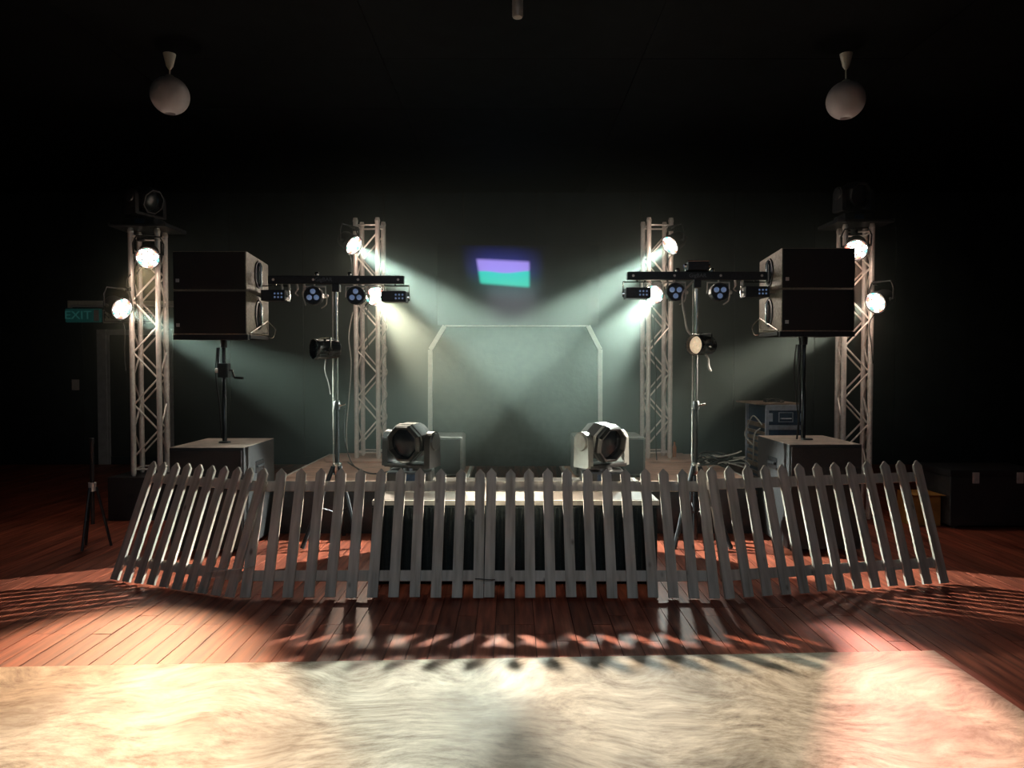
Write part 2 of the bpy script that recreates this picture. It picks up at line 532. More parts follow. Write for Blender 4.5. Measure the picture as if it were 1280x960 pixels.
# pendants
def globe_lamp(px, py, Y, label):
    c = P(px, py, Y)
    r = .152
    t = thing('globe_pendant', (c.x, c.y, HC), label, 'pendant lamp', 'white globe pendants under the ceiling')
    cz = c.z - HC
    prof = []
    for k in range(4, 30):
        a = PI * k / 32 + .02
        prof.append((r * math.sin(a), cz + r * math.cos(a)))
    prof.append((r * .38, cz - r * .93)); prof.append((r * .34, cz - r * .90)); prof.append((r * .28, cz - r * .70)); prof.append((.01, cz - r * .6))
    MB().lathe(prof, 40).build('globe', GLOBE, t, True)
    MB().tube([(0, 0, cz + r * .9), (0, 0, -.10)], .006).build('stem', WHITEP, t)
    MB().lathe([(.012, cz + r * .88), (.045, cz + r * .93), (.03, cz + r * 1.05), (.008, cz + r * 1.12)], 20).build('fitter', WHITEP, t, True)
    MB().lathe([(.012, -.125), (.028, -.10), (.046, -.02), (.05, 0)], 20).build('ceiling_cup', WHITEP, t, True)


globe_lamp(212.5, 119.5, 6.1, 'white glass globe pendant on the left, above the left speaker stack')
globe_lamp(1057, 125.5, 6.1, 'white glass globe pendant on the right, above the right truss')
c = P(647, 22, 4.9)
t_ = thing('tube_downlight', (c.x, c.y, HC), 'small pale tubular fitting hanging from the ceiling at top centre', 'light fixture')
dzt = c.z - HC
MB().lathe([(.03, dzt), (.036, dzt + .01), (.036, -.08), (.02, -.05), (.012, -.03)], 20).build('shade', mat('dull_brass_white', (.55, .48, .42), .4, .3, (20, .2)), t_, True)
MB().lathe([(.012, -.06), (.012, -.012), (.05, -.01), (.05, 0)], 16).build('ceiling_rose', WHITEP, t_, True)

# ================================================================== STAGE DECKS
SZ = .46


def deck(name, x0, x1, y0, y1, z, label, top, parts=3, skirt=BLACKM, edge=WHITEP, rim=.05):
    t = thing(name, ((x0 + x1) / 2, (y0 + y1) / 2, 0), label, 'stage deck')
    hx, hy = (x1 - x0) / 2, (y1 - y0) / 2
    MB().box(-hx + .012, hx - .012, -hy + .012, hy - .012, .002, z - rim).build('skirt', skirt, t)
    e = MB()
    for (a, b, c, d) in ((-hx, hx, -hy, -hy + .03), (-hx, hx, hy - .03, hy), (-hx, -hx + .03, -hy + .03, hy - .03), (hx - .03, hx, -hy + .03, hy - .03)):
        e.box(a, b, c, d, z - rim, z - .001, .003)
    e.build('edge_frame', edge, t)
    n = parts
    bl = (2 * hy - .06) / n
    for k in range(n):
        MB().box(-hx + .031, hx - .031, -hy + .03 + k * bl + .002, -hy + .03 + (k + 1) * bl - .002, z - rim, z + random.uniform(-.001, .001)).build('deck_board', top, t)
    return t


deck('stage_deck', -2.12, -.40, 6.46, 8.5, SZ, 'plywood topped stage deck on the left carrying the inner left truss', PLY, 10)
deck('stage_deck', .50, 2.16, 6.46, 8.5, SZ, 'plywood topped stage deck on the right carrying the inner right truss', PLY, 10)
RZ = .575
ARZ = mat('pale_worn_deck_paint', (.11, .09, .075), .45, 0, (8, .3), .15, scale=(3, 1, 1))
r_ = deck('front_riser', -.95, 1.00, 4.97, 5.98, RZ, 'pale topped riser with black skirt right behind the middle of the fence', ARZ, 2, SKIRT, mat('riser_rim_paint', (.38, .35, .30), .45, 0, (20, .2)), rim=.034)
# skirt folds
sk = MB()
for k in range(60):
    x = -.94 + k * .0325
    sk.tube([(x - .025, -.495, .004), (x - .025, -.495, RZ - .052)], .012, 6)
sk.build('skirt_folds', SKIRT, r_, True)
for s, tx, X in ((-1, -1.58, 'left'), (1, 1.60, 'right')):
    tag(MB().prism([(tx - .37, 7.70), (tx + .34, 7.66), (tx + .34, 8.38), (tx - .40, 8.38), (tx - .45, 7.9)], SZ + .002, SZ + .024, 'z').build('truss_base_board', PLY),
        'plywood board under the foot of the inner %s truss' % X, 'board')

# ================================================================== TRUSSES
CR = .025
SP = .24
brace_cache = {}


def brace_mesh(kind):
    if kind not in brace_cache:
        if kind == 'diag': brace_cache[kind] = MB().tube([(-SP / 2 + .01, 0, 0), (SP / 2 - .01, 0, .25)], .009, 6).mesh('brace', ALU, True)
        else: brace_cache[kind] = MB().tube([(-SP / 2, 0, 0), (SP / 2, 0, 0)], .009, 6).mesh('brace', ALU, True)
    return brace_cache[kind]


chords = {}


def truss(cx, cy, z0, z1, label, rot=0.0):
    t = thing('lighting_truss', (cx, cy, z0), label, 'truss', 'aluminium box trusses', (0, 0, rot))
    H = z1 - z0
    key = round(H, 3)
    if key not in chords:
        m = MB().lathe([(.016, 0), (.024, .02), (CR, .045), (CR, H - .045), (.028, H - .044), (.028, H - .02), (.024, H - .015), (.022, H)], 14)
        chords[key] = m.mesh('chord', ALU, True)
    for sx in (-1, 1):
        for sy in (-1, 1):
            put('chord', chords[key], t, T(sx * SP / 2, sy * SP / 2, 0))
    n = int((H - .16) / .25)
    z_off = (H - n * .25) / 2
    for f in range(4):
        R = Matrix.Rotation(f * PI / 2, 4, 'Z')
        for k in range(n):
            flip = Matrix.Scale(-1, 4, (1, 0, 0)) if (k + (f % 2) + (f // 2)) % 2 else Matrix.Identity(4)
            put('brace', brace_mesh('diag'), t, R @ T(0, -SP / 2, z_off + k * .25) @ flip)
        for z in (.065, H - .075):
            put('brace', brace_mesh('h'), t, R @ T(0, -SP / 2, z))
    return t


TI = 8.02          # inner trusses, centre depth
zi0, zi1 = SZ + .024, 3.06
xiL = (P(446, 430, 7.9).x + P(474, 430, 7.9).x) / 2
xiR = (P(809, 430, 7.9).x + P(837, 430, 7.9).x) / 2
truss(xiL, TI, zi0, zi1, 'inner left aluminium truss on the plywood deck, two lit spotlights on it', math.radians(-5))
truss(xiR, TI, zi0, zi1, 'inner right aluminium truss on the plywood deck, two lit spotlights on it', math.radians(5))
TO = 7.2
xoL = (P(163.5, 450, 7.08).x + P(195.5, 450, 7.08).x) / 2
xoR = (P(1059, 450, 7.08).x + P(1090, 450, 7.08).x) / 2
truss(xoL, TO, .42, 2.80, 'outer left aluminium truss beyond the left speaker, standing on a black case', math.radians(9))
truss(xoR, TO, .004, 2.84, 'outer right aluminium truss behind the right speaker, standing on the floor', math.radians(-11))

# case under the outer left truss
t_ = thing('flight_case', (xoL, TO, 0), 'low black flight case under the outer left truss', 'case')
MB().box(-.32, .30, -.20, .25, .004, .418, .006).build('body', BLACKP, t_)
for s in (-.1, .12):
    MB().box(s - .03, s + .03, -.206, -.2, .2, .27, .002).build('latch', BLACKM, t_)

# ================================================================== FIXTURES
LED_W = emitter('lit_led_white', (1, .90, .76), 30)
LED_R = emitter('lit_led_red', (1, .16, .10), 2.6)
LED_C = emitter('lit_led_cyan', (.10, 1, .75), 2.0)
DARKLENS = mat('dark_lens_glass', (.02, .025, .03), .25, 0, (30, .2))


def spot(name, M, parent, power, angle, blend, color, radius=.05):
    d = bpy.data.lights.new(name, 'SPOT')
    d.energy = power * .19; d.spot_size = math.radians(angle); d.spot_blend = blend; d.color = color; d.shadow_soft_size = radius
    o = bpy.data.objects.new(name, d); COL.objects.link(o)
    o.parent = parent; o.matrix_local = M @ Matrix.Rotation(PI, 4, 'X')
    return o


def par_light(pos, aim, truss_x, truss_y, label, color, power, spill=22, wide=.04, angle=24, cable=True):
    """LED par can: local z of the head points at the aim; a yoke and a clamp fix it to the nearest truss chord"""
    pos = Vector(pos); aim = Vector(aim)
    t = thing('par_spotlight', pos, label, 'spotlight', 'lit spotlights on the trusses')
    M = look(aim - pos)
    R = .105
    MB().lathe([(.05, -.15), (.075, -.14), (.088, -.11), (.09, -.02), (R, .0), (R + .004, .035), (R - .01, .036), (R - .012, .008), (.0, .006)], 28, M).build('can', BLACKM, t, True)
    white, red, cyan = MB(), MB(), MB()
    def lens(mb, x, y, r=.018):
        mb.lathe([(r, .006), (r, .012), (r * .7, .019), (.001, .021)], 10, M @ T(x, y, 0))
    lens(white, 0, 0)
    for k in range(6): lens(white, .040 * math.cos(k * PI / 3), .040 * math.sin(k * PI / 3))
    for k in range(12):
        a = k * PI / 6 + .2
        mb = (white, red, white, cyan)[k % 4]
        lens(mb, .079 * math.cos(a), .079 * math.sin(a), .019)
    for mb, m, nm in ((white, LED_W, 'white_led_cluster'), (red, LED_R, 'red_led_cluster'), (cyan, LED_C, 'cyan_led_cluster')):
        mb.build(nm, m, t, True, 'stuff')
    # yoke: sideways U in the plane of the head, pivoting through the can
    side = (aim - pos).normalized().cross(Vector((0, 0, 1))).normalized()
    back = Vector((truss_x, truss_y, pos.z)) - pos
    dd = back.copy(); dd.z = 0
    end = back + Vector((0, 0, .04))
    up = Vector((0, 0, .17))
    Mc = M @ T(0, 0, -.05)
    c0 = Mc.translation
    ypts = [c0 + side * .125, c0 + side * .13 + up * .6, c0 + side * .10 + up, c0 - side * .10 + up, c0 - side * .13 + up * .6, c0 - side * .125]
    MB().tube(ypts, .008, 6).build('yoke', BLACKM, t)
    for s in (-1, 1):
        MB().lathe([(.018, 0), (.018, .02), (.008, .026)], 10, Matrix.Translation(c0 + side * .093 * s) @ look(side * s)).build('knob', BLACKM, t)
    cl = MB().tube([c0 + up, end + Vector((0, 0, up.z - .02))], .010, 6)
    cl.lathe([(.034, -.02), (.034, .02)], 14, Matrix.Translation(end + Vector((0, 0, up.z - .02))))
    cl.build('clamp', BLACKM, t, True)
    if cable:
        q = end
        pts = [M @ Vector((0, 0, -.15)), M @ Vector((0, 0, -.2)) + Vector((.03, .02, -.03)), q + Vector((-.04, -.02, -.20)), q + Vector((-.035, -.03, -.45)), q + Vector((-.02, -.035, -.62))]
        MB().tube(smoothpts(pts), .005, 6).build('cable', RUBBER, t, True)
    Ml = M @ T(0, 0, .045)
    spot('beam', Ml, t, power, angle, .5, color, .05)
    spot('field', Ml, t, power * wide, 58, 1.0, color, .07)
    d = bpy.data.lights.new('glow', 'POINT'); d.energy = spill * .085; d.color = (1, .74, .58); d.shadow_soft_size = .06
    o = bpy.data.objects.new('glow', d); COL.objects.link(o); o.parent = t; o.location = (M @ T(0, 0, .16)).translation
    return t


GW = (.86, 1.0, .90)
CREAM = (1.0, .86, .66)
chy_i, chy_o = TI - SP / 2 - CR, TO - SP / 2 - CR
PY_I, PY_O = 7.68, 6.90
fixtures = [
    ((185, 321), PY_O, (-1.85, 2.9, 0), xoL + .0, 'lit spotlight high on the outer left truss', (1, .60, .34), 3800, 29),
    ((150, 385), PY_O, (1.6, 4.5, 0), xoL - SP / 2, 'lit spotlight hanging left of the outer left truss near the exit sign', GW, 7500, 18),
    ((440, 305), PY_I, (2.2, 5.5, 0), xiL - SP / 2, 'lit spotlight at the top of the inner left truss', GW, 9500, 20),
    ((468, 369), PY_I, (.95, 3.3, 0), xiL + .04, 'lit spotlight under the left light bar on the inner left truss', CREAM, 8000, 22),
    ((840, 305), PY_I, (-2.2, 5.5, 0), xiR + SP / 2, 'lit spotlight at the top of the inner right truss', GW, 9500, 20),
    ((818, 367), PY_I, (-.90, 3.3, 0), xiR - .04, 'lit spotlight under the right light bar on the inner right truss', GW, 8000, 22),
    ((1070, 311), PY_O, (1.36, 3.1, 0), xoR - SP / 2 + .04, 'lit spotlight high on the outer right truss above the speaker corner', (1, .45, .34), 4600, 20),
    ((1097, 377), PY_O, (-1.6, 4.5, 0), xoR + SP / 2, 'lit spotlight low on the right side of the outer right truss', (1, .90, .76), 7500, 18),
]
for (px, py), Y, aim, tx, lab, colr, pw_, an in fixtures:
    inner = Y > 7.3
    par_light(P(px, py, Y), aim, tx, chy_i if inner else chy_o, lab, colr, pw_, angle=an, wide=.11 if 'under' in lab else (.03 if inner else .012))


# moving heads ---------------------------------------------------------------
def moving_head(loc, scale, pan, tilt, label, rotz=0.0, shell=BLACKG, arm=BLACKG, group='moving head lights'):
    t = thing('moving_head_light', loc, label, 'moving head light', group, (0, 0, rotz))
    s = scale
    MB().box(-.17 * s, .17 * s, -.14 * s, .14 * s, .012 * s, .10 * s, .018 * s).build('base', shell, t)
    f = MB()
    for a in (-1, 1):
        for b in (-1, 1):
            f.lathe([(.02 * s, 0), (.018 * s, .014 * s)], 10, T(a * .13 * s, b * .10 * s, 0))
    f.build('foot', RUBBER, t)
    MB().box(-.05 * s, .05 * s, -.142 * s, -.139 * s, .03 * s, .08 * s).build('display_panel', CASEB, t)
    RY = Matrix.Rotation(pan, 4, 'Z')
    ax = .325 * s
    y = MB()
    y.lathe([(.09 * s, .10 * s), (.085 * s, .125 * s)], 24, RY)
    y.box(-.20 * s, .20 * s, -.085 * s, .085 * s, .12 * s, .155 * s, .01 * s, RY)
    y.build('yoke_bridge', shell, t)
    for a in (-1, 1):
        pr = [(-.085 * s, .13 * s), (.085 * s, .13 * s), (.08 * s, ax)]
        for k in range(1, 12):
            an = PI * k / 12
            pr.append((.08 * s * math.cos(an), ax + .08 * s * math.sin(an)))
        pr.append((-.08 * s, ax))
        y = MB().prism(pr, a * .165 * s, a * .215 * s, 'x', RY)
        ya = y.build('yoke_arm', arm, t)
        MB().lathe([(.068 * s, 0), (.062 * s, .012 * s), (.03 * s, .018 * s)], 24, RY @ T(a * .215 * s, 0, ax) @ Matrix.Rotation(a * PI / 2, 4, 'Y')).build('pivot_cover', arm, ya, True)
    # head: eight-sided shell with its lens at +z, tilted about the yoke axis
    MH = RY @ T(0, 0, ax) @ Matrix.Rotation(tilt, 4, 'X')
    h = MB().lathe([(.06 * s, -.17 * s), (.115 * s, -.135 * s), (.148 * s, -.05 * s), (.150 * s, .05 * s), (.152 * s, .11 * s), (.140 * s, .135 * s), (.128 * s, .135 * s), (.115 * s, .10 * s), (.11 * s, .095 * s)], 8, MH)
    hd = h.build('head_shell', shell, t)
    MB().lathe([(.154 * s, .05 * s), (.157 * s, .055 * s), (.157 * s, .075 * s), (.154 * s, .08 * s)], 8, MH, cap=False).build('bezel_ring', arm, hd)
    MB().lathe([(.112 * s, .098 * s), (.10 * s, .108 * s), (.05 * s, .12 * s), (.001, .123 * s)], 24, MH).build('lens', DARKLENS, hd, True)
    MB().box(-.03 * s, .03 * s, -.02 * s, .02 * s, -.178 * s, -.168 * s, .0, MH).build('rear_vent', BLACKM, hd)
    return t


HEADG = mat('grey_fixture_shell', (.035, .035, .034), .3, 0, (20, .2))
HEADP = mat('lamplit_fixture_arm', (.28, .28, .25), .35, 0, (20, .15))  # arm paler than the shell, standing in for lamplight falling on it
c = P(514, 600, 5.74)
moving_head((c.x, 5.74, RZ + .001), 1.0, math.radians(-24), math.radians(96), 'black moving head light on the left of the riser, lens facing forward', 0, HEADG, HEADG)
c = P(752, 600, 5.74)
moving_head((c.x, 5.74, RZ + .001), 1.0, math.radians(36), math.radians(101), 'black moving head light on the right of the riser, head turned to the right', 0, HEADG, HEADP)

# low cabinets behind them on the decks
def cabinet(px0, px1, label):
    Y = 6.72
    x0, x1 = P(px0, 570, Y).x, P(px1, 570, Y).x
    t = thing('monitor_cabinet', ((x0 + x1) / 2, Y, SZ + .002), label, 'speaker', 'low black cabinets on the decks')
    hx = (x1 - x0) / 2
    zt = P(640, 547, Y).z - SZ
    MB().box(-hx, hx, 0, .52, .012, zt, .02).build('body', mat('lamplit_cabinet_shell', (.14, .14, .13), .5, 0, (30, .2), .1), t)  # black shell lightened, lamplight on its sides put into the colour
    MB().box(-hx + .02, hx - .02, -.006, .002, .03, zt - .02, .004).build('grille', GRILLE, t)
    for s in (-1, 1):
        for q in (.05, .47):
            MB().lathe([(.018, 0), (.018, .014)], 10, T(s * (hx - .06), q, 0)).build('foot', RUBBER, t)


cabinet(487, 578, 'black cabinet on the left deck behind the left moving head')
cabinet(718, 807, 'black cabinet on the right deck behind the right moving head')

# backdrop frame between the decks
Yp = 7.45
pts = [P(538, 590, Yp), P(538, 437, Yp), P(556, 408, Yp), P(735, 407, Yp), P(750, 437, Yp), P(750, 590, Yp)]
pts[0].z = pts[-1].z = SZ + .004
pts[2].z = pts[3].z = (pts[2].z + pts[3].z) / 2; pts[1].z = pts[4].z
t_ = thing('backdrop_frame', (.03, Yp, SZ), 'white metal frame with chamfered top corners and dark cloth behind the riser', 'backdrop')
loc = [p - Vector((.03, Yp, SZ)) for p in pts]
for (i, j, nm) in ((0, 1, 'upright'), (1, 2, 'corner_bar'), (2, 3, 'top_bar'), (3, 4, 'corner_bar'), (4, 5, 'upright')):
    a, b = loc[i], loc[j]
    d = (b - a); L = d.length
    M = Matrix.Translation(a) @ look(d)
    w_ = .006 if nm == 'top_bar' else .022
    ang = math.atan2(d.x, d.z)
    M = Matrix.Translation(a) @ Matrix.Rotation(ang, 4, 'Y')
    MB().box(-w_, w_, -.03, .03, 0, L, .003, M).build(nm, WHITEP, t_)
inn = [(p.x, p.z) for p in loc]
cx0 = [(inn[0][0] + .02, .004)] + [(inn[1][0] + .02, inn[1][1])] + [(inn[2][0] + .01, inn[2][1] - .006)] + [(inn[3][0] - .01, inn[3][1] - .006)] + [(inn[4][0] - .02, inn[4][1])] + [(inn[5][0] - .02, .004)]
MB().prism(cx0, -.004, .004, 'y').build('cloth', CLOTH, t_)

# ================================================================== SUBS, POLES, SPEAKERS
def subwoofer(x0, x1, Y, zt, label, side):
    t = thing('subwoofer', ((x0 + x1) / 2, Y, 0), label, 'speaker', 'subwoofers on the floor')
    hx = (x1 - x0) / 2; D = .74
    MB().box(-hx, hx, 0, D, .03, zt, .006).build('cabinet', BLACKP, t)
    MB().box(-hx + .015, hx - .015, -.012, .002, .05, zt - .02, .004).build('grille', GRILLE, t)
    MB().box(-hx, hx, .002, D, zt, zt + .003).build('top_panel', mat('pale_brown_top', (.42, .33, .28), .5, 0, (9, .3), .1), t)  # top panel brown and paler than the black cabinet
    for s in (-1, 1):
        hnd = MB().box(s * hx - .012 if s > 0 else s * hx - .006, s * hx + .006 if s > 0 else s * hx + .012, .26, .46, zt - .24, zt - .14, .008).build('handle_cup', BLACKG, t)
        MB().box(s * (hx + .004), s * (hx + .02), .28, .44, zt - .195, zt - .18, .003).build('handle_bar', BLACKM, hnd)
        for q in (.08, .66):
            MB().lathe([(.025, 0), (.025, .032)], 10, T(s * (hx - .07), q, .001)).build('foot', RUBBER, t)
    MB().lathe([(.05, 0), (.045, .012), (.022, .014)], 16, T(0, .37, zt + .003)).build('pole_socket', BLACKM, t)


def line_speaker(x0, x1, Y, z0, z1, label, side):
    t = thing('speaker_cabinet', ((x0 + x1) / 2, Y, z0), label, 'speaker', 'speaker cabinets stacked on the poles')
    hx = (x1 - x0) / 2; D = .53; h = z1 - z0
    prof = [(0, 0), (D, .012), (D, h - .040), (D - .06, h - .034), (0, h)]
    MB().prism(prof, -hx, hx, 'x').build('cabinet', mat('golden_lit_black_paint', (.34, .29, .22), .42, 0, (60, .35), .25), t)  # golden lamplight on the black sides put into the base colour
    MB().box(-hx + .004, hx - .004, -.014, .002, .006, h - .006, .006).build('grille', GRILLE, t)
    for s in (-1, 1):
        ring = []
        for k in range(20):
            a = 2 * PI * k / 20
            ring.append((s * (hx + .002), .28 + .085 * math.cos(a), h / 2 + .115 * math.sin(a) * (h / .33)))
        hd = MB().tube(ring, .008, 6, closed=True).build('handle_rim', BLACKM, t, True)
        MB().prism([(p[1] * .97 + .0084, (p[2] - h / 2) * .94 + h / 2) for p in ring], s * (hx - .001), s * (hx + .004), 'x').build('handle_cup', BLACKG, hd)
        MB().tube([(s * (hx + .006), .30, h / 2 - .10), (s * (hx + .018), .30, h / 2 - .07), (s * (hx + .018), .30, h / 2 + .07), (s * (hx + .006), .30, h / 2 + .10)], .011, 8).build('handle_bar', CHROME, hd, True)
    MB().box(-hx + .025, -hx + .053, -.018, -.013, .06, .088, .002).build('badge', ALU, t)


def pole_set(x, Y, z0, z1, label, crank, side):
    t = thing('speaker_pole', (x, Y, z0), label, 'stand', 'steel poles under the speakers')
    H = z1 - z0
    MB().lathe([(.019, 0), (.019, H * .55), (.016, H * .555), (.016, H)], 14).build('pole', BLACKG, t, True)
    MB().tube([(-.045, 0, H), (-.045, 0, H * .78), (-.04, 0, H * .72)], .012, 8).build('guide_tube', BLACKM, t, True)
    if crank:
        zc = H - .19
        MB().box(-.04, .045, -.035, .035, zc - .06, zc + .06, .006).build('crank_box', BLACKM, t)
        cr = MB().tube([(.045, 0, zc), (.075, -.02, zc), (.095, -.02, zc - .06)], .009, 8).build('crank_arm', CHROME, t, True)
        MB().tube([(.095, -.02, zc - .06), (.17, -.03, zc - .065)], .010, 8).build('crank_grip', RUBBER, cr, True)
        MB().lathe([(.022, 0), (.02, .03), (.01, .035)], 12, T(-.04, 0, zc) @ Matrix.Rotation(-PI / 2, 4, 'Y')).build('knob', ALU, t, True)
    pts = smoothpts([(-.06, .01, H), (-.075, .02, H * .7), (-.05, .02, H * .4), (-.035, .01, H * .15), (-.03, .02, .02)])
    MB().tube(pts, .006, 6).build('cable', RUBBER, t, True)


def mount_frame(x0, x1, Y, z, label, side):
    t = thing('mounting_frame', ((x0 + x1) / 2, Y, z), label, 'bracket', 'steel frames under the speaker stacks')
    hx = (x1 - x0) / 2
    f = MB()
    f.box(-hx - .01, hx + .01, .0, .04, -.042, 0, .004)
    f.box(-hx - .01, hx + .01, .46, .50, -.03, 0, .004)
    f.box(-.03, .03, .04, .46, -.03, 0, .004)
    f.build('frame', BLACKM, t)
    for s in (-1, 1):
        MB().box(s * (hx + .01) - .008, s * (hx + .01) + .008, .04, .46, -.03, .0, .002).build('side_bar', BLACKM, t)
    s = -side
    MB().tube([(s * (hx + .012), .04, .01), (s * (hx + .012), .46, .03), (s * (hx + .012), .46, .13), (s * (hx + .012), .04, .01)], .007, 6).build('brace_link', CHROME, t)
    MB().tube(smoothpts([(s * (hx + .02), .46, .13), (s * (hx + .08), .47, .06), (s * (hx + .06), .46, -.01), (s * (hx + .01), .46, 0)]), .005, 6).build('safety_wire', CHROME, t, True)
    MB().lathe([(.028, -.10), (.028, -.03)], 14, T(0, .27, 0)).build('pole_cup', BLACKM, t, True)


# left
sx0, sx1 = P(212, 600, 5.8).x, P(305, 600, 5.8).x
zt = P(260, 560, 5.8).z
subwoofer(sx0, sx1, 5.8, zt, 'black subwoofer on the floor behind the left end of the fence', -1)
fx0, fx1 = P(217, 370, 5.9).x, P(308, 370, 5.9).x
zb, zm, ztp = P(260, 418, 5.9).z, P(260, 363, 5.9).z, P(260, 314, 5.9).z
line_speaker(fx0, fx1, 5.9, zb, zm - .003, 'lower black speaker of the left stack, on the crank pole', -1)
line_speaker(fx0, fx1, 5.9, zm + .003, ztp, 'upper black speaker of the left stack, below the left globe pendant', -1)
mount_frame(fx0, fx1, 5.9, zb - .001, 'black steel frame under the left speaker stack', -1)
px_ = (fx0 + fx1) / 2
pole_set(px_, 6.17, zt + .017, zb - .10, 'black speaker pole with crank rising from the left subwoofer', True, -1)
# right
sx0, sx1 = P(986, 600, 5.8).x, P(1077, 600, 5.8).x
zt = P(1030, 556, 5.8).z
subwoofer(sx0, sx1, 5.8, zt, 'black subwoofer on the floor behind the right end of the fence', 1)
fx0, fx1 = P(977, 370, 5.9).x, P(1068, 370, 5.9).x
zb, zm, ztp = P(1020, 414, 5.9).z, P(1020, 361, 5.9).z, P(1020, 310, 5.9).z
line_speaker(fx0, fx1, 5.9, zb, zm - .003, 'lower black speaker of the right stack, in front of the outer truss', 1)
line_speaker(fx0, fx1, 5.9, zm + .003, ztp, 'upper black speaker of the right stack, beside the reddish spotlight', 1)
mount_frame(fx0, fx1, 5.9, zb - .001, 'black steel frame under the right speaker stack', 1)
px_ = (fx0 + fx1) / 2
pole_set(px_, 6.17, zt + .017, zb - .10, 'speaker pole with hanging cable rising from the right subwoofer', False, 1)

# ================================================================== LIGHT BARS ON TRIPODS
def tripod(x, Y, zt, label, side):
    t = thing('tripod_stand', (x, Y, 0), label, 'stand', 'tripod stands of the light bars')
    MB().lathe([(.019, .02), (.019, 1.15)], 14).build('lower_pole', BLACKG, t, True)
    MB().lathe([(.013, 1.15), (.013, zt)], 14).build('upper_pole', CHROME, t, True)
    MB().tube([(-.03, .0, .62), (-.03, 0, zt)], .006, 6).build('side_cable', GREYC, t, True)
    MB().lathe([(.026, 1.12), (.028, 1.13), (.028, 1.18), (.02, 1.19)], 14).build('collar', BLACKM, t, True)
    MB().tube([(0, 0, 1.155), (side * .04, -.015, 1.155), (side * .075, -.015, 1.165)], .008, 8).build('locking_knob', CHROME, t, True)
    MB().lathe([(.034, .57), (.04, .59), (.04, .66), (.03, .67)], 14).build('hub', CHROME, t, True)
    for k, (a, R) in enumerate(((-PI / 2 - .75, .33), (-PI / 2 + .75, .33), (PI / 2, .22))):
        d = Vector((math.cos(a), math.sin(a), 0))
        lg = MB().tube([d * .04 + Vector((0, 0, .64)), d * R + Vector((0, 0, .02))], .019, 8).build('leg', BLACKM, t, True)
        MB().tube([d * .02 + Vector((0, 0, .25)), d * (.04 + (R - .04) * .5) + Vector((0, 0, .32))], .007, 6).build('strut', BLACKM, lg, True)
        MB().tube([d * (R - .002) + Vector((0, 0, .024)), d * (R + .008) + Vector((0, 0, .004))], .019, 8).build('rubber_foot', RUBBER, lg)


